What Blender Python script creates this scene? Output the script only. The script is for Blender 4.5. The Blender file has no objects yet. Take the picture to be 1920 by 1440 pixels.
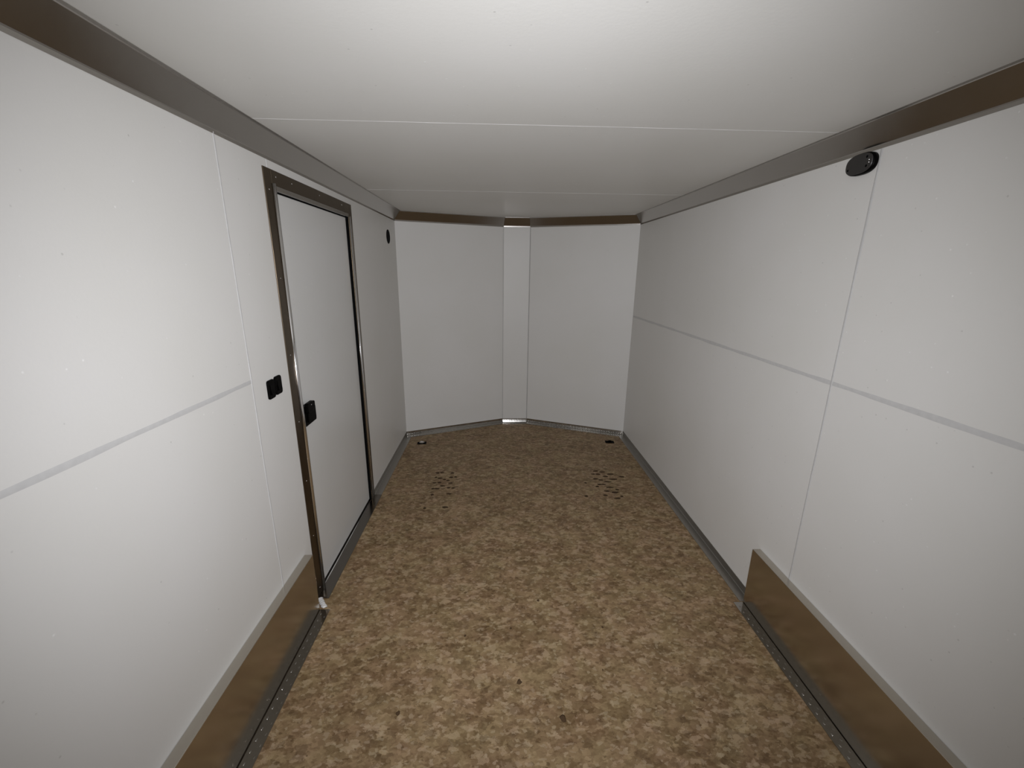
import bpy, bmesh, math, random
from mathutils import Vector, Matrix, noise
random.seed(7)
S = bpy.context.scene
col = S.collection

# ------------------------------------------------------------------ camera
W, H = 2.0643, 1.98
CX, CZ = 0.8489, 1.519
YC, YN, XN1, XN2 = 3.7495, 4.1168, 0.912, 1.157
yaw, pitch, roll = 0.0378, -0.2635, 0.0116
cam = bpy.data.cameras.new('camera')
cam.sensor_fit = 'HORIZONTAL'; cam.sensor_width = 36.0
cam.lens = 789.24 / 1920 * 36.0
cam.clip_start = 0.02
co = bpy.data.objects.new('camera', cam); col.objects.link(co)
f = Vector((math.cos(pitch) * math.sin(yaw), math.cos(pitch) * math.cos(yaw), math.sin(pitch)))
r0 = Vector((math.cos(yaw), -math.sin(yaw), 0)); u0 = r0.cross(f)
r = r0 * math.cos(roll) + u0 * math.sin(roll)
u = -r0 * math.sin(roll) + u0 * math.cos(roll)
M = Matrix((r, u, -f)).transposed().to_4x4()
M.translation = Vector((CX, 0, CZ))
co.matrix_world = M
S.camera = co

# ------------------------------------------------------------------ light
S.view_settings.view_transform = 'Standard'
S.view_settings.look = 'None'
S.view_settings.gamma = 1.0
S.view_settings.use_curve_mapping = False
S.view_settings.exposure = 0.0
world = bpy.data.worlds.new('night'); S.world = world
world.use_nodes = True
bg = world.node_tree.nodes['Background']
bg.inputs[0].default_value = (0.55, 0.62, 0.8, 1); bg.inputs[1].default_value = 0.03
# the phone's flash, next to its lens
fl = bpy.data.lights.new('phone_flash', 'SPOT')
fl.energy = 137; fl.spot_size = math.radians(130); fl.spot_blend = 1.0
fl.shadow_soft_size = 0.012; fl.color = (0.975, 0.985, 1.03)
fo = bpy.data.objects.new('phone_flash', fl); col.objects.link(fo)
FM = M.copy(); FM.translation = Vector((CX + 0.035, -0.01, CZ + 0.005)); fo.matrix_world = Matrix.Translation(FM.translation) @ Matrix.Rotation(math.radians(2), 4, 'Z') @ FM.to_3x3().to_4x4() @ Matrix.Rotation(math.radians(1), 4, 'X')   # held a touch to the left

# ------------------------------------------------------------------ materials
def mat(name):
    m = bpy.data.materials.new(name); m.use_nodes = True
    return m, m.node_tree.nodes, m.node_tree.links, m.node_tree.nodes['Principled BSDF']

def nod(N, t, **kw):
    n = N.new(t)
    for k, v in kw.items(): setattr(n, k, v)
    return n

def panel_mat(name, base, rough=0.42, spec=0.3):
    m, N, L, b = mat(name)
    tc = nod(N, 'ShaderNodeTexCoord')
    n1 = nod(N, 'ShaderNodeTexNoise'); n1.inputs['Scale'].default_value = 2.2; n1.inputs['Detail'].default_value = 3
    L.new(tc.outputs['Object'], n1.inputs['Vector'])
    r1 = nod(N, 'ShaderNodeValToRGB')
    r1.color_ramp.elements[0].position = .3; r1.color_ramp.elements[1].position = .7
    a = [c * .965 for c in base]
    r1.color_ramp.elements[0].color = (a[0], a[1], a[2] * .985, 1); r1.color_ramp.elements[1].color = (*base, 1)
    L.new(n1.outputs['Fac'], r1.inputs['Fac'])
    # sparse little scuffs and grains in the sheet
    v = nod(N, 'ShaderNodeTexVoronoi'); v.inputs['Scale'].default_value = 26
    L.new(tc.outputs['Object'], v.inputs['Vector'])
    vr = nod(N, 'ShaderNodeValToRGB')
    vr.color_ramp.elements[0].position = .03; vr.color_ramp.elements[1].position = .085
    vr.color_ramp.elements[0].color = (1, 1, 1, 1); vr.color_ramp.elements[1].color = (0, 0, 0, 1)
    L.new(v.outputs['Distance'], vr.inputs['Fac'])
    sep = nod(N, 'ShaderNodeSeparateColor'); L.new(v.outputs['Color'], sep.inputs[0])
    gt = nod(N, 'ShaderNodeMath', operation='GREATER_THAN'); gt.inputs[1].default_value = .45
    L.new(sep.outputs[0], gt.inputs[0])
    mu = nod(N, 'ShaderNodeMath', operation='MULTIPLY'); L.new(vr.outputs['Color'], mu.inputs[0]); L.new(gt.outputs[0], mu.inputs[1])
    mu2 = nod(N, 'ShaderNodeMath', operation='MULTIPLY'); mu2.inputs[1].default_value = .4; L.new(mu.outputs[0], mu2.inputs[0])
    tone = nod(N, 'ShaderNodeValToRGB'); tone.color_ramp.interpolation = 'CONSTANT'
    tone.color_ramp.elements[0].color = (.35, .34, .32, 1); tone.color_ramp.elements[1].color = (.98, .98, .97, 1)
    tone.color_ramp.elements[1].position = .5
    L.new(sep.outputs[1], tone.inputs['Fac'])
    mx = nod(N, 'ShaderNodeMix', data_type='RGBA')
    L.new(mu2.outputs[0], mx.inputs['Factor']); L.new(r1.outputs['Color'], mx.inputs['A']); L.new(tone.outputs['Color'], mx.inputs['B'])
    L.new(mx.outputs['Result'], b.inputs['Base Color'])
    n2 = nod(N, 'ShaderNodeTexNoise'); n2.inputs['Scale'].default_value = 120; n2.inputs['Detail'].default_value = 2
    L.new(tc.outputs['Object'], n2.inputs['Vector'])
    ad = nod(N, 'ShaderNodeMath', operation='ADD'); L.new(n2.outputs['Fac'], ad.inputs[0]); L.new(mu.outputs[0], ad.inputs[1])
    bp = nod(N, 'ShaderNodeBump'); bp.inputs['Strength'].default_value = .12; bp.inputs['Distance'].default_value = .0015
    L.new(ad.outputs[0], bp.inputs['Height']); L.new(bp.outputs[0], b.inputs['Normal'])
    b.inputs['Roughness'].default_value = rough
    b.inputs['Specular IOR Level'].default_value = spec
    return m

WALL = panel_mat('white_wall_panel', (.71, .698, .675))
CEIL = panel_mat('white_ceiling_panel', (.70, .69, .66))
DOORP = panel_mat('door_skin', (.67, .665, .65), .3, .5)

def metal(name, c, rough, bump=.06, scale=9, aniso=0):
    m, N, L, b = mat(name)
    tc = nod(N, 'ShaderNodeTexCoord')
    n = nod(N, 'ShaderNodeTexNoise'); n.inputs['Scale'].default_value = scale; n.inputs['Detail'].default_value = 3
    L.new(tc.outputs['Object'], n.inputs['Vector'])
    mr = nod(N, 'ShaderNodeMapRange'); mr.inputs['To Min'].default_value = rough * .75; mr.inputs['To Max'].default_value = rough * 1.3
    L.new(n.outputs['Fac'], mr.inputs['Value']); L.new(mr.outputs[0], b.inputs['Roughness'])
    bp = nod(N, 'ShaderNodeBump'); bp.inputs['Strength'].default_value = bump; bp.inputs['Distance'].default_value = .01
    L.new(n.outputs['Fac'], bp.inputs['Height']); L.new(bp.outputs[0], b.inputs['Normal'])
    b.inputs['Base Color'].default_value = (*c, 1); b.inputs['Metallic'].default_value = 1.0
    return m

COVE = metal('mill_aluminium_cove', (.44, .42, .395), .22, .04, 6)
PLATE = metal('polished_aluminium_sheet', (.56, .52, .46), .21, .04, 5)
TRIM = metal('aluminium_floor_trim', (.40, .385, .36), .34, .01, 30)
TREAD = metal('aluminium_tread_plate', (.45, .435, .41), .14, .004, 30)
FRAME = metal('bronze_door_frame', (.135, .105, .072), .3, .02, 8)
SILL = metal('dark_threshold_metal', (.21, .195, .175), .2, .02, 12)
CHROME = metal('bright_bead', (.85, .85, .86), .13, .02, 20)
SCREW = metal('zinc_screw', (.8, .8, .8), .2, .0, 20)

def plain(name, c, rough, spec=.5):
    m, N, L, b = mat(name)
    tc = nod(N, 'ShaderNodeTexCoord'); n = nod(N, 'ShaderNodeTexNoise'); n.inputs['Scale'].default_value = 60
    L.new(tc.outputs['Object'], n.inputs['Vector'])
    r1 = nod(N, 'ShaderNodeValToRGB')
    r1.color_ramp.elements[0].color = (*[x * .85 for x in c], 1); r1.color_ramp.elements[1].color = (*c, 1)
    L.new(n.outputs['Fac'], r1.inputs['Fac']); L.new(r1.outputs['Color'], b.inputs['Base Color'])
    b.inputs['Roughness'].default_value = rough; b.inputs['Specular IOR Level'].default_value = spec
    return m

BLACK = plain('black_plastic', (.0012, .001, .001), .45, .06)
BLACKR = plain('black_rubber', (.002, .002, .002), .8, .1)
GREYP = plain('dark_grey_plastic', (.028, .026, .025), .4, .5)
HOLE = plain('screw_recess', (.003, .003, .003), .9, .05)
CAULK = plain('white_caulk', (.74, .73, .71), .5)
SEAM = plain('joint_caulk', (.60, .595, .585), .55)
MUD = plain('dried_mud', (.062, .040, .023), .9, .1)
FLECK = plain('dark_wood_fleck', (.085, .052, .028), .8, .1)

def floor_mat():
    m, N, L, b = mat('flaked_composite_floor')
    tc = nod(N, 'ShaderNodeTexCoord')
    mp = nod(N, 'ShaderNodeMapping'); mp.inputs['Scale'].default_value = (.8, 1.15, 1)
    L.new(tc.outputs['Object'], mp.inputs['Vector'])
    nd = nod(N, 'ShaderNodeTexNoise'); nd.inputs['Scale'].default_value = 34; nd.inputs['Detail'].default_value = 5; nd.inputs['Roughness'].default_value = .7
    L.new(mp.outputs[0], nd.inputs['Vector'])
    def dist(amount):
        vs = nod(N, 'ShaderNodeVectorMath', operation='SUBTRACT'); vs.inputs[1].default_value = (.5, .5, .5)
        L.new(nd.outputs['Color'], vs.inputs[0])
        sc = nod(N, 'ShaderNodeVectorMath', operation='SCALE'); sc.inputs['Scale'].default_value = amount
        L.new(vs.outputs[0], sc.inputs[0])
        ad = nod(N, 'ShaderNodeVectorMath', operation='ADD'); L.new(mp.outputs[0], ad.inputs[0]); L.new(sc.outputs[0], ad.inputs[1])
        return ad
    def flakes(scale, amount):
        v = nod(N, 'ShaderNodeTexVoronoi'); v.inputs['Scale'].default_value = scale
        L.new(dist(amount).outputs[0], v.inputs['Vector'])
        s = nod(N, 'ShaderNodeSeparateColor'); L.new(v.outputs['Color'], s.inputs[0])
        return s
    a = flakes(38, .06); c = flakes(95, .03)
    big = nod(N, 'ShaderNodeTexNoise'); big.inputs['Scale'].default_value = 5; big.inputs['Detail'].default_value = 4
    L.new(mp.outputs[0], big.inputs['Vector'])
    def mul(x, k):
        q = nod(N, 'ShaderNodeMath', operation='MULTIPLY'); q.inputs[1].default_value = k; L.new(x, q.inputs[0]); return q.outputs[0]
    def add(x, y):
        q = nod(N, 'ShaderNodeMath', operation='ADD'); L.new(x, q.inputs[0]); L.new(y, q.inputs[1]); return q.outputs[0]
    t = add(add(mul(a.outputs[0], .30), mul(c.outputs[1], .26)), add(mul(nd.outputs['Fac'], .30), mul(big.outputs['Fac'], .46)))
    rp = nod(N, 'ShaderNodeValToRGB'); cr = rp.color_ramp
    cr.elements[0].position = .30; cr.elements[0].color = (0.103, 0.062, 0.029, 1)
    cr.elements[1].position = .96; cr.elements[1].color = (0.365, 0.267, 0.160, 1)
    e = cr.elements.new(.48); e.color = (0.178, 0.116, 0.060, 1)
    e = cr.elements.new(.64); e.color = (0.230, 0.158, 0.089, 1)
    e = cr.elements.new(.80); e.color = (0.289, 0.205, 0.117, 1)
    L.new(t, rp.inputs['Fac'])
    # small dark chips
    v3 = nod(N, 'ShaderNodeTexVoronoi'); v3.inputs['Scale'].default_value = 40
    L.new(dist(.035).outputs[0], v3.inputs['Vector'])
    s3 = nod(N, 'ShaderNodeSeparateColor'); L.new(v3.outputs['Color'], s3.inputs[0])
    lt = nod(N, 'ShaderNodeMath', operation='LESS_THAN'); lt.inputs[1].default_value = .20; L.new(v3.outputs['Distance'], lt.inputs[0])
    g3 = nod(N, 'ShaderNodeMath', operation='GREATER_THAN'); g3.inputs[1].default_value = .62; L.new(s3.outputs[2], g3.inputs[0])
    m3 = nod(N, 'ShaderNodeMath', operation='MULTIPLY'); L.new(lt.outputs[0], m3.inputs[0]); L.new(g3.outputs[0], m3.inputs[1])
    mx = nod(N, 'ShaderNodeMix', data_type='RGBA'); mx.inputs['B'].default_value = (.09, .052, .024, 1)
    L.new(mul(m3.outputs[0], .6), mx.inputs['Factor']); L.new(rp.outputs['Color'], mx.inputs['A'])
    cur = mx.outputs['Result']
    # jagged pale and dark flakes among the rest
    for scale, amt, lo, colr, k in ((46, .06, .86, (.47, .36, .245, 1), .45), (40, .06, .85, (.100, .062, .032, 1), .42), (95, .03, .90, (.46, .37, .26, 1), .42)):
        f_ = flakes(scale, amt)
        g_ = nod(N, 'ShaderNodeMath', operation='GREATER_THAN'); g_.inputs[1].default_value = lo; L.new(f_.outputs[0], g_.inputs[0])
        m_ = nod(N, 'ShaderNodeMix', data_type='RGBA'); m_.inputs['B'].default_value = colr
        L.new(mul(g_.outputs[0], k), m_.inputs['Factor']); L.new(cur, m_.inputs['A']); cur = m_.outputs['Result']
    # patches leaning to red-brown or olive
    hn = nod(N, 'ShaderNodeTexNoise'); hn.inputs['Scale'].default_value = 9; hn.inputs['Detail'].default_value = 4; L.new(tc.outputs['Object'], hn.inputs['Vector'])
    hr = nod(N, 'ShaderNodeValToRGB'); hr.color_ramp.elements[0].position = .38; hr.color_ramp.elements[1].position = .62
    hr.color_ramp.elements[0].color = (.97, .905, .87, 1); hr.color_ramp.elements[1].color = (.94, .94, .845, 1)
    L.new(hn.outputs['Fac'], hr.inputs['Fac'])
    hm = nod(N, 'ShaderNodeMix', data_type='RGBA', blend_type='MULTIPLY'); hm.inputs['Factor'].default_value = 1
    L.new(cur, hm.inputs['A']); L.new(hr.outputs['Color'], hm.inputs['B']); cur = hm.outputs['Result']
    L.new(cur, b.inputs['Base Color'])
    bp = nod(N, 'ShaderNodeBump'); bp.inputs['Strength'].default_value = .25; bp.inputs['Distance'].default_value = .002
    L.new(t, bp.inputs['Height']); L.new(bp.outputs[0], b.inputs['Normal'])
    b.inputs['Roughness'].default_value = .5; b.inputs['Specular IOR Level'].default_value = .25
    return m
FLOOR = floor_mat()

# ------------------------------------------------------------------ helpers
def link(name, bm, m, parent=None, smooth=False, **props):
    bmesh.ops.remove_doubles(bm, verts=bm.verts, dist=1e-6)
    bmesh.ops.recalc_face_normals(bm, faces=bm.faces)
    me = bpy.data.meshes.new(name); bm.to_mesh(me); bm.free()
    for p in me.polygons: p.use_smooth = (p.area < 6e-5) if smooth == 'small' else smooth
    ms = m if isinstance(m, (list, tuple)) else [m]
    for q in ms: me.materials.append(q)
    o = bpy.data.objects.new(name, me); col.objects.link(o)
    if parent: o.parent = parent
    for k, v in props.items(): o[k] = v
    return o

def struct(name, bm, m, smooth=False, label=None):
    o = link(name, bm, m, None, smooth, kind='structure')
    if label: o['label'] = label
    return o

def box(bm, a, b, bevel=0, seg=2):
    x0, y0, z0 = a; x1, y1, z1 = b
    t = bmesh.new()
    bmesh.ops.create_cube(t, size=1)
    for v in t.verts:
        v.co = Vector(((x0 + x1) / 2 + v.co.x * (x1 - x0), (y0 + y1) / 2 + v.co.y * (y1 - y0), (z0 + z1) / 2 + v.co.z * (z1 - z0)))
    if bevel: bmesh.ops.bevel(t, geom=list(t.edges), offset=bevel, segments=seg, affect='EDGES', profile=.5)
    tmp = bpy.data.meshes.new('t'); t.to_mesh(tmp); t.free(); bm.from_mesh(tmp); bpy.data.meshes.remove(tmp)
    return bm

def prism(bm, pts, axis, a, b):
    """closed polygon pts (2D) pushed along axis from a to b"""
    def P(p, t):
        if axis == 'x': return (t, p[0], p[1])
        if axis == 'y': return (p[0], t, p[1])
        return (p[0], p[1], t)
    A = [bm.verts.new(P(p, a)) for p in pts]; B = [bm.verts.new(P(p, b)) for p in pts]
    n = len(pts)
    for i in range(n): bm.faces.new((A[i], A[(i + 1) % n], B[(i + 1) % n], B[i]))
    bm.faces.new(A); bm.faces.new(B)
    return bm

def dome(bm, c, rx, ry, rz, nrm='z', n=12, k=4, jitter=0):
    """flattened dome sitting on a surface"""
    c = Vector(c)
    def P(x, y, z):
        if nrm == 'z': return c + Vector((x, y, z))
        if nrm == '-z': return c + Vector((x, y, -z))
        if nrm == 'x': return c + Vector((z, x, y))
        if nrm == '-x': return c + Vector((-z, x, y))
        return c + Vector((x, -z, y))      # '-y'
    rings = []
    js = [1 + random.uniform(-jitter, jitter) for _ in range(n)]
    for i in range(k):
        a = i / k * math.pi / 2
        rings.append([bm.verts.new(P(math.cos(t) * rx * math.cos(a) * js[j], math.sin(t) * ry * math.cos(a) * js[j], rz * math.sin(a)))
                      for j, t in enumerate([2 * math.pi * q / n for q in range(n)])])
    top = bm.verts.new(P(0, 0, rz))
    for i in range(k - 1):
        for j in range(n): bm.faces.new((rings[i][j], rings[i][(j + 1) % n], rings[i + 1][(j + 1) % n], rings[i + 1][j]))
    for j in range(n): bm.faces.new((rings[-1][j], rings[-1][(j + 1) % n], top))
    bm.faces.new(rings[0])
    return bm

def lathe(bm, prof, c, axis='x', sx=1, sy=1, n=40, sq=1.0):
    """profile (radius, height) turned about axis; sx, sy stretch the disc"""
    c = Vector(c); rings = []
    for (r_, h_) in prof:
        ring = []
        for j in range(n):
            t = 2 * math.pi * j / n
            a, b2 = [r_ * k_ * math.copysign(abs(v_) ** sq, v_) for v_, k_ in ((math.cos(t), sx), (math.sin(t), sy))]
            if axis == 'x': p = Vector((h_, a, b2))
            elif axis == '-x': p = Vector((-h_, a, b2))
            else: p = Vector((a, b2, h_))
            ring.append(bm.verts.new(c + p))
        rings.append(ring)
    for i in range(len(rings) - 1):
        for j in range(n): bm.faces.new((rings[i][j], rings[i][(j + 1) % n], rings[i + 1][(j + 1) % n], rings[i + 1][j]))
    bm.faces.new(rings[0]); bm.faces.new(rings[-1])
    return bm

# room outline, walked so that the inside lies on the right hand... offset(d) gives the outline moved inwards by d
YB = -1.7
OUT = [Vector((0, YB)), Vector((0, YC)), Vector((XN1, YN)), Vector((XN2, YN)), Vector((W, YC)), Vector((W, YB))]
def inset(i, d):
    """corner i of the outline moved inwards by d (mitred)"""
    p = OUT[i]
    def nrm(a, b):
        e = (b - a).normalized(); return Vector((e.y, -e.x))
    if i == 0: return p + nrm(OUT[0], OUT[1]) * d
    if i == len(OUT) - 1: return p + nrm(OUT[-2], OUT[-1]) * d
    n1, n2 = nrm(OUT[i - 1], p), nrm(p, OUT[i + 1])
    m = (n1 + n2).normalized()
    return p + m * (d / m.dot(n1))

def run(i, prof, gap=0, a=None, b=None):
    """profile [(inset, z)] swept along wall i, mitred at the corners; a, b override the y of the ends (side walls)"""
    bm = bmesh.new(); rings = []
    for end, k in ((0, i), (1, i + 1)):
        ring = []
        for d, z in prof:
            q = inset(k, d).copy()
            o = (a if end == 0 else b)
            if o is not None: q.y = o
            e = (OUT[i + 1] - OUT[i]).normalized()
            q = q + e * (gap if end == 0 else -gap)
            ring.append(bm.verts.new((q.x, q.y, z)))
        rings.append(ring)
    n = len(prof)
    for j in range(n): bm.faces.new((rings[0][j], rings[0][(j + 1) % n], rings[1][(j + 1) % n], rings[1][j]))
    bm.faces.new(rings[0]); bm.faces.new(rings[1])
    return bm

# ------------------------------------------------------------------ shell
DY0, DY1, DZ = 1.752, 2.602, 1.822          # door opening
T = .09
bm = bmesh.new()
prism(bm, [tuple(inset(k, -T)) for k in range(6)], 'z', -T, 0)
floor = struct('floor', bm, FLOOR, label='brown flaked composite floor')
bm = bmesh.new()
prism(bm, [tuple(inset(k, -T)) for k in range(6)], 'z', H, H + T)
ceiling = struct('ceiling', bm, CEIL, label='white panelled ceiling')

bm = bmesh.new()
box(bm, (-T, YB, 0), (0, DY0, H)); box(bm, (-T, DY1, 0), (0, YC, H)); box(bm, (-T, DY0, DZ), (0, DY1, H))
wall_left = struct('wall_left', bm, WALL)
bm = bmesh.new(); box(bm, (W, YB, 0), (W + T, YC, H)); wall_right = struct('wall_right', bm, WALL)

def slab(i):
    pts = [inset(i, 0), inset(i + 1, 0), inset(i + 1, -T), inset(i, -T)]
    b_ = bmesh.new(); prism(b_, [tuple(p) for p in pts], 'z', 0, H); return b_
wall_fl = struct('wall_front_left', slab(1), WALL)
wall_fc = struct('wall_front_center', slab(2), WALL)
wall_fr = struct('wall_front_right', slab(3), WALL)
# narrow cover panel over the point of the nose, a little proud of its neighbours
bm = bmesh.new()
box(bm, (XN1 + .002, YN - .007, .041), (XN2 - .002, YN, H - .078), .002)
trim_c = struct('trim_1', bm, WALL, label='narrow flat white cover panel down the middle of the front wall')

# caulked joints, a shallow uneven bead (child of the wall that has them)
def bead(bm, p0, p1, out, w, h):
    p0, p1, out = Vector(p0), Vector(p1), Vector(out)
    d = (p1 - p0); L_ = d.length; d.normalize(); s = d.cross(out).normalized()
    n = max(4, int(L_ / .02)); rows = []
    for i in range(n + 1):
        p = p0 + d * L_ * i / n
        k = 1 + .35 * noise.noise(p * 9 + out * 3); off = .0012 * noise.noise(p * 6 + Vector((5, 1, 2)))
        ww = w * k / 2; hh = h * (1 + .4 * noise.noise(p * 14))
        rows.append([bm.verts.new(p + s * (off - ww)), bm.verts.new(p + s * (off - ww * .45) + out * hh),
                     bm.verts.new(p + s * (off + ww * .45) + out * hh), bm.verts.new(p + s * (off + ww))])
    for i in range(n):
        for j in range(3): bm.faces.new((rows[i][j], rows[i][j + 1], rows[i + 1][j + 1], rows[i + 1][j]))

bm = bmesh.new()
bead(bm, (XN2 + .003, YN - .0012, .042), (XN2 + .003, YN - .0012, H - .078), (-.38, -.92, 0), .006, .0012)
bead(bm, (XN1 - .003, YN - .0012, .042), (XN1 - .003, YN - .0012, H - .078), (.38, -.92, 0), .003, .0008)
link('joint_seam', bm, plain('grey_joint_caulk', (.42, .41, .40), .6), trim_c, True)
JL, JR, JZ = 1.441, 1.435, 1.137
bm = bmesh.new()
bead(bm, (0, JL, .29), (0, JL, H - .07), (1, 0, 0), .008, .0016)
bead(bm, (0, YB, JZ), (0, JL, JZ), (1, 0, 0), .014, .0003)
bead(bm, (0, 1.739, 1.876), (0, 1.739, H - .07), (1, 0, 0), .005, .0012)
link('joint_seam', bm, SEAM, wall_left, True)
bm = bmesh.new()
bead(bm, (W, JR, .29), (W, JR, H - .07), (-1, 0, 0), .010, .0010)
bead(bm, (W, YB, JZ), (W, YC - .01, JZ), (-1, 0, 0), .016, .0003)
link('joint_seam', bm, SEAM, wall_right, True)
bm = bmesh.new()
bead(bm, (.06, 1.552, H), (W - .06, 1.552, H), (0, 0, -1), .005, .0008)
bead(bm, (.06, 2.779, H), (W - .06, 2.779, H), (0, 0, -1), .005, .0011)
link('joint_seam', bm, CAULK, ceiling, True)

# cove: aluminium strip set at 45 degrees between wall and ceiling, with flat lips
ch, cv, lp = .066, .0755, .010
cove = [(0, H - cv), (.0015, H - cv), (.0015, H - cv + lp), (.0030, H - cv + lp + .003), (ch - lp - .003, H - .0030), (ch - lp, H - .0015), (ch, H - .0015), (ch, H), (0, H)]
names = ['trim_2', 'trim_3', 'trim_4', 'trim_5', 'trim_6']
labs = ['long angled aluminium cove strip above the wall with the door', 'angled aluminium cove strip, left half of the front wall',
        'short angled aluminium cove strip over the middle of the front wall', 'angled aluminium cove strip, right half of the front wall',
        'long angled aluminium cove strip above the right wall']
for i in range(5): struct(names[i], run(i, cove, .0006), COVE, label=labs[i])

# floor angle along the foot of the walls
FL, FH = .050, .040
ang = [(0, 0), (FL, 0), (FL, .0025), (.004, .0025), (.0025, .004), (.0025, FH), (0, FH)]
BW = .037
def tread(bm, pts, w=.004, l=.011, h=.0022, up='z', horiz=0):
    for p in pts:
        dome(bm, p, l if horiz else w, w if horiz else l, h, up, 8, 3)
angb = [(BW, .0), (BW + FL, .0), (BW + FL, .0025), (BW, .0025)]
# left: far run, plus a short bit between wheel box and door
bm = run(0, ang, .0006, a=2.657)
struct('baseboard_left', bm, TRIM)
bm = run(4, ang, .0006, b=1.634)
struct('baseboard_right', bm, TRIM)
zig2 = [(0, 0), (FL + .01, 0), (FL + .01, .0025), (.004, .0025), (.0025, .004), (.0025, FH), (0, FH)]
zig = [(0, 0), (FL + .01, 0), (FL + .01, .0025), (.011, .0025), (.0025, .024), (.0025, FH), (0, FH)]
for i, nm in ((1, 'baseboard_front_left'), (2, 'baseboard_front_center'), (3, 'baseboard_front_right')):
    bm = run(i, zig if i == 2 else zig2, .0006)
    a_, b_ = OUT[i], OUT[i + 1]; e = (b_ - a_).normalized(); nn = Vector((e.y, -e.x)); L_ = (b_ - a_).length
    k = max(1, round(L_ / .0165))
    for q in range(k):                         # raised ribs of the tread pattern, on the sloping face and on the flange
        p = a_ + e * (q + .5) * L_ / k
        if q % 2 == 0:
            c_ = p + nn * .038; dome(bm, (c_.x, c_.y, .0025), .006, .004, .0009, 'z', 8, 3)
        w_ = .0045
        f0, f1 = (.0108, .0029) if i == 2 else (.0026, .0026)
        lo0 = p + nn * f0 - e * w_; lo1 = p + nn * f0 + e * w_; hi0 = p + nn * f1 - e * w_; hi1 = p + nn * f1 + e * w_
        m0 = p + nn * {1: .0031, 2: .0075, 3: .0043}[i]
        vs = [bm.verts.new((lo0.x, lo0.y, .0036)), bm.verts.new((lo1.x, lo1.y, .0036)), bm.verts.new((hi1.x, hi1.y, .0235)), bm.verts.new((hi0.x, hi0.y, .0235)), bm.verts.new((m0.x, m0.y, .0137))]
        for z0, z1 in ((0, 1), (1, 2), (2, 3), (3, 0)): bm.faces.new((vs[z0], vs[z1], vs[4]))
    struct(nm, bm, TREAD)

# ------------------------------------------------------------------ wheel well covers
def wheel_cover(side):
    root = bpy.data.objects.new('wheel_well_cover', None); col.objects.link(root)
    x_ = 0 if side < 0 else W; s_ = -side
    root.location = (x_, 1.632, 0)
    root['label'] = ('low brown-reflecting aluminium wheel well cover along the left wall, ending at the door' if side < 0
                     else 'low brown-reflecting aluminium wheel well cover along the foot of the right wall')
    root['category'] = 'wheel well cover'
    root['group'] = 'wheel well covers'
    L_ = 2.1; h_ = .2945
    def o2(bm):      # local coordinates are relative to the Empty
        return bm
    b1 = bmesh.new()
    a = sorted((.0008 * s_, BW * s_)); box(b1, (a[0], -L_, .0), (a[1], 0, h_), .0018, 3)
    link('box', b1, PLATE, root, False)
    b3 = bmesh.new(); a = sorted((BW * s_ + .0003 * s_, BW * s_ + .0028 * s_)); box(b3, (a[0], -L_, .0002), (a[1], -.002, .0012)); link('joint_gap', b3, HOLE, root)
    b2 = bmesh.new()
    a = sorted((BW * s_ + .003 * s_, (BW + FL - .003) * s_)); box(b2, (a[0], -L_, .0002), (a[1], -.002, .0027))
    q = -.03
    while q > -L_ + .02:
        dome(b2, (s_ * .0525 if side < 0 else s_ * .070, q, .0027), .0032, .0055, .0019, 'z', 10, 4)
        dome(b2, (s_ * .074 if side < 0 else s_ * .052, q - .0175, .0027), .003, .005, .0006, 'z', 10, 4)
        q -= .0354
    link('floor_flange', b2, TREAD, root, 'small')
    return root
wheel_cover(-1); wheel_cover(1)

# ------------------------------------------------------------------ door
door = bpy.data.objects.new('door_1', None); col.objects.link(door)
door.location = (0, (DY0 + DY1) / 2, 0); door['kind'] = 'structure'
door['label'] = 'white entry door with dark aluminium frame in the left wall'
dy = door.location.y
def dl(bm):
    bmesh.ops.translate(bm, verts=bm.verts, vec=(0, -dy, 0)); return bm
bm = bmesh.new()
box(bm, (0, 1.700, .003), (.0035, DY0 + .004, 1.875), .0008)
box(bm, (0, DY1 - .004, .003), (.0035, 2.655, 1.875), .0008)
box(bm, (0, DY0 + .004, DZ - .002), (.0035, DY1 - .004, 1.875), .0008)
# returns into the opening
box(bm, (-.040, DY0, .003), (0, DY0 + .003, DZ)); box(bm, (-.040, DY0, DZ - .003), (0, DY1, DZ))
frame = link('door_frame', dl(bm), FRAME, door)
bm = bmesh.new()
for z_ in (.04, .324, .604, .883, 1.173, 1.479, 1.80): dome(bm, (.0035, 1.7285, z_), .0032, .0032, .0018, 'x', 10, 3)
for y_ in (1.79, 1.92, 2.2, 2.5): dome(bm, (.0035, y_, 1.853), .0032, .0032, .0018, 'x', 10, 3)
for z_ in (.3, .9, 1.5): dome(bm, (.0035, 2.636, z_), .0032, .0032, .0018, 'x', 10, 3)
link('rivets', dl(bm), SCREW, frame, True)
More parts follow.
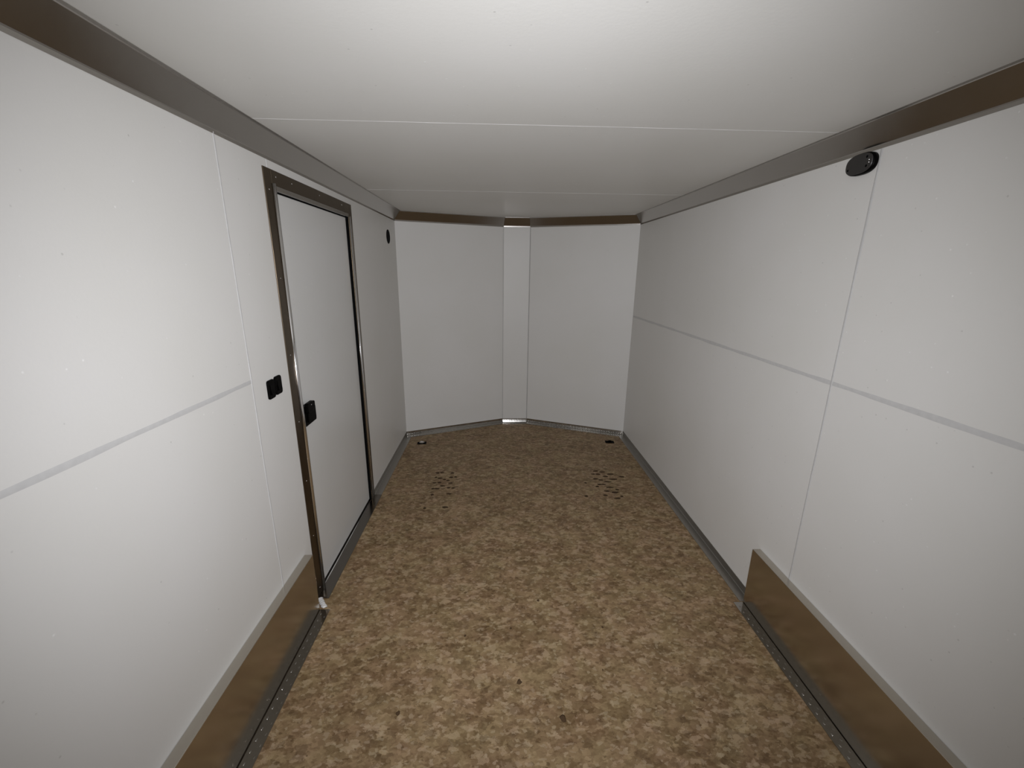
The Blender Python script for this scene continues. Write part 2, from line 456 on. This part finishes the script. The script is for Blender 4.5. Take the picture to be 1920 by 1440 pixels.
# half-round bright beads beside the leaf
def rod(bm, y0, y1, z0, z1, x0, h, n=8):
    pts = []
    for k in range(n + 1):
        t = math.pi * k / n
        pts.append((x0 + h * math.sin(t), (y0 + y1) / 2 - (y1 - y0) / 2 * math.cos(t)))
    A = [bm.verts.new((p[0], p[1], z0)) for p in pts]; B = [bm.verts.new((p[0], p[1], z1)) for p in pts]
    m_ = len(pts)
    for k in range(m_): bm.faces.new((A[k], A[(k + 1) % m_], B[(k + 1) % m_], B[k]))
    bm.faces.new(A); bm.faces.new(B)
bm = bmesh.new(); rod(bm, 1.7535, 1.7765, .004, 1.826, .0036, .0085)
link('edge_bead', dl(bm), CHROME, door, True)
bm = bmesh.new(); rod(bm, 2.600, 2.618, .004, 1.806, .0036, .006)
link('edge_bead', dl(bm), CHROME, door, True)
bm = bmesh.new(); box(bm, (-.008, 1.786, 1.803), (.0035, 2.600, 1.8225), .001)
link('head_bead', dl(bm), COVE, door)
bm = bmesh.new()
n_ = 8; A = []; B = []
for k in range(n_ + 1):
    t_ = math.pi * k / n_
    A.append(bm.verts.new((-.004 - .003 * math.cos(t_), 1.787, .0027 + .004 * math.sin(t_)))); B.append(bm.verts.new((-.004 - .003 * math.cos(t_), 2.594, .0027 + .004 * math.sin(t_))))
for k in range(n_ + 1): bm.faces.new((A[k], A[(k + 1) % (n_ + 1)], B[(k + 1) % (n_ + 1)], B[k]))
bm.faces.new(A); bm.faces.new(B)
link('sill_bead', dl(bm), CHROME, door, True)
bm = bmesh.new(); box(bm, (-.044, DY0 + .003, .003), (-.040, DY1 - .004, DZ - .003)); box(bm, (-.044, DY1 - .004, .003), (-.0005, DY1, DZ - .003))
link('door_seal', dl(bm), BLACKR, door)
bm = bmesh.new(); box(bm, (-.038, 1.766, .012), (-.012, 2.588, 1.799), .003, 3)
leaf = link('door_panel', dl(bm), DOORP, door)
bm = bmesh.new(); box(bm, (-.038, 1.7, .0), (.052, 2.655, .0026), .0008); link('threshold', dl(bm), SILL, door)
# lock
def rounded(bm, y0, y1, z0, z1, x0, x1, r_=.007, n=5):
    pts = []
    for (cy_, cz_, a0) in ((y1 - r_, z1 - r_, 0), (y0 + r_, z1 - r_, 90), (y0 + r_, z0 + r_, 180), (y1 - r_, z0 + r_, 270)):
        for k in range(n + 1):
            t_ = math.radians(a0 + 90 * k / n); pts.append((cy_ + r_ * math.cos(t_), cz_ + r_ * math.sin(t_)))
    yc, zc = (y0 + y1) / 2, (z0 + z1) / 2
    rings = []
    for x_, sh in ((x0, 0), (x1 - .0022, 0), (x1 - .0006, .0012), (x1, .003)):
        rings.append([bm.verts.new((x_, yy - math.copysign(min(sh, abs(yy - yc)), yy - yc), zz - math.copysign(min(sh, abs(zz - zc)), zz - zc))) for yy, zz in pts])
    m_ = len(pts)
    for i_ in range(3):
        for k in range(m_): bm.faces.new((rings[i_][k], rings[i_][(k + 1) % m_], rings[i_ + 1][(k + 1) % m_], rings[i_ + 1][k]))
    bm.faces.new(rings[0]); bm.faces.new(rings[-1])
bm = bmesh.new(); rounded(bm, 1.780, 1.892, .838, .930, -.012, .008, .006)
lock = link('lock', dl(bm), BLACK, door)
bm = bmesh.new(); rounded(bm, 1.786, 1.842, .895, .943, .008, .022, .012)
box(bm, (.008, 1.800, .852), (.014, 1.880, .912), .003, 3)
link('lever', dl(bm), BLACK, lock)
bm = bmesh.new(); dome(bm, (.0222, 1.822, .930), .003, .003, .001, 'x', 8, 3)
link('lock_screw', dl(bm), SCREW, lock, True)
# silicone squeezed out at the foot of the frame
bm = bmesh.new()
for k in range(6):
    dome(bm, (.016 + .007 * k + random.uniform(-.004, .004), 1.694 - .009 * k, .0), .013, .010, .006 + .004 * random.random(), 'z', 9, 4, .3)
link('caulk_smear', dl(bm), CAULK, door, True)

# ------------------------------------------------------------------ light switches
def switch(y, z, label):
    root = bpy.data.objects.new('light_switch', None); col.objects.link(root); root.location = (0, y, z)
    root['label'] = label; root['category'] = 'light switch'; root['group'] = 'pair of rocker switches by the door'
    b1 = bmesh.new(); rounded(b1, -.0235, .0235, -.036, .036, 0, .007, .009); link('switch_plate', b1, BLACK, root)
    b2 = bmesh.new(); prism(b2, [(.007, -.020), (.0125, -.018), (.009, 0), (.008, .018), (.007, .02)], 'y', -.012, .012)
    link('rocker', b2, BLACK, root)
switch(1.5515, 1.078, 'small black rocker switch on the left wall, nearer the camera and farther from the door')
switch(1.6045, 1.081, 'small black rocker switch on the left wall, the one nearer the door frame')

# ------------------------------------------------------------------ fixtures on the walls
root = bpy.data.objects.new('wall_vent', None); col.objects.link(root); root.location = (0, 3.503, 1.763)
root['label'] = 'small round black vent high on the left wall near the front corner'; root['category'] = 'vent'
b1 = bmesh.new(); lathe(b1, [(.053, 0), (.053, .0015), (.051, .003), (.043, .003), (.041, .0015), (.041, .0005)], (0, 0, 0), 'x'); link('vent_rim', b1, BLACKR, root, True)
b1 = bmesh.new(); lathe(b1, [(.040, .0008), (.040, .0016)], (0, 0, 0), 'x')
link('vent_cover', b1, BLACKR, root)

root = bpy.data.objects.new('dome_light', None); col.objects.link(root); root.location = (W, 1.497, 1.872)
root['label'] = 'dark grey oval light fixture with screw holes high on the right wall under the cove'; root['category'] = 'light fixture'
b1 = bmesh.new(); lathe(b1, [(1, 0), (1, .010), (.94, .0155), (.86, .0155)], (0, 0, 0), '-x', .0575, .0335, 56, .78); link('housing', b1, BLACK, root, True)
b1 = bmesh.new(); lathe(b1, [(.93, .0150), (.90, .0175), (.75, .0185)], (0, 0, 0), '-x', .0575, .0335, 56, .78); lens = link('faceplate', b1, GREYP, root)
for (yy, zz, rr) in ((.040, -.012, .004), (-.031, .016, .0045), (-.034, -.012, .0045)):
    b1 = bmesh.new(); dome(b1, (-.0183, yy, zz), rr, rr, .0010, '-x', 12, 3); link('screw_hole', b1, HOLE, lens, True)
for (yy, zz) in ((-.041, .005), (-.042, -.003)):
    b1 = bmesh.new(); dome(b1, (-.0178, yy, zz), .0022, .003, .0018, '-x', 8, 3); link('screw', b1, SCREW, lens, True)

# ------------------------------------------------------------------ tie-down rings at the front corners
def tiedown(x, y, label, ringm, rot):
    root = bpy.data.objects.new('tie_down_ring', None); col.objects.link(root); root.location = (x, y, 0)
    root.rotation_euler.z = rot
    root['label'] = label; root['category'] = 'tie-down ring'; root['group'] = 'tie-down rings in the front corners'
    b1 = bmesh.new(); box(b1, (-.040, -.026, 0), (.040, .026, .004), .0018, 2); link('base_plate', b1, BLACKR, root)
    b2 = bmesh.new(); R_, r_ = .019, .0032; n1, n2 = 24, 8; rg = []
    for i in range(n1):
        a = 2 * math.pi * i / n1
        rg.append([b2.verts.new(((R_ + r_ * math.cos(q)) * math.cos(a), .55 * (R_ + r_ * math.cos(q)) * math.sin(a), .0085 + r_ * math.sin(q))) for q in [2 * math.pi * j / n2 for j in range(n2)]])
    for i in range(n1):
        for j in range(n2): b2.faces.new((rg[i][j], rg[(i + 1) % n1][j], rg[(i + 1) % n1][(j + 1) % n2], rg[i][(j + 1) % n2]))
    link('ring', b2, ringm, root, True)
    b3 = bmesh.new(); box(b3, (-.013, -.014, .004), (.013, -.005, .022), .002, 2); link('clip', b3, ringm, root)
tiedown(.174, 3.565, 'small tie-down ring with bright metal clip on the floor, in the left front corner', CHROME, .1)
tiedown(1.891, 3.575, 'small black tie-down ring on the floor, in the right front corner', BLACK, -.1)

# ------------------------------------------------------------------ dried mud from boot soles (on the floor)
def unproject(px, py):
    d = r * ((px - 960) / 789.24) + u * ((720 - py) / 789.24) + f
    t = -CZ / d.z
    return Vector((CX, 0, CZ)) + d * t
LP = [(1165,385,40),(1280,375,55),(1560,385,40),(1115,505,30),(1230,525,50),(1345,560,35),(1440,585,40),(1525,505,50),(1645,495,30),(1080,650,40),(1210,645,50),(1510,660,45),(1290,735,60),(1140,810,50),(1460,785,40),(1010,975,35),(1470,950,60),(1360,1310,70),(810,1335,35),(1030,810,35),(1575,795,40)]
RP = [(530,335,60),(700,360,60),(460,415,45),(595,420,50),(790,480,60),(930,420,70),(525,545,50),(670,575,50),(1000,555,80),(860,625,80),(640,695,50),(750,695,45),(905,775,75),(255,650,25),(1235,490,60),(575,750,35),(840,875,60),(1110,835,40),(1050,910,80),(790,990,50),(280,1015,40),(1240,1020,30),(1120,1070,70)]
for ox, lst in ((740, LP), (1080, RP)):
    bm = bmesh.new()
    for (a, b_, hw) in lst:
        p = unproject(ox + a / 14.4, 860 + b_ / 14.4); q = unproject(ox + (a + hw) / 14.4, 860 + b_ / 14.4)
        rx = (q - p).length
        dome(bm, (p.x, p.y, 0), rx * 1.3, random.uniform(.010, .013), .0007, 'z', 10, 2, .2)
    link('mud_print', bm, MUD, floor, True)
bm = bmesh.new()
for (a, b_, s_) in ((974, 1279, .012), (1055, 1347, .013), (1009, 1126, .007), (958, 1178, .006), (1130, 1176, .006), (746, 1337, .008), (872, 1192, .006), (1130, 1256, .004)):
    p = unproject(a, b_); dome(bm, (p.x, p.y, 0), s_ * .8, s_, .0007, 'z', 9, 2, .3)
link('dark_fleck', bm, FLECK, floor, True)
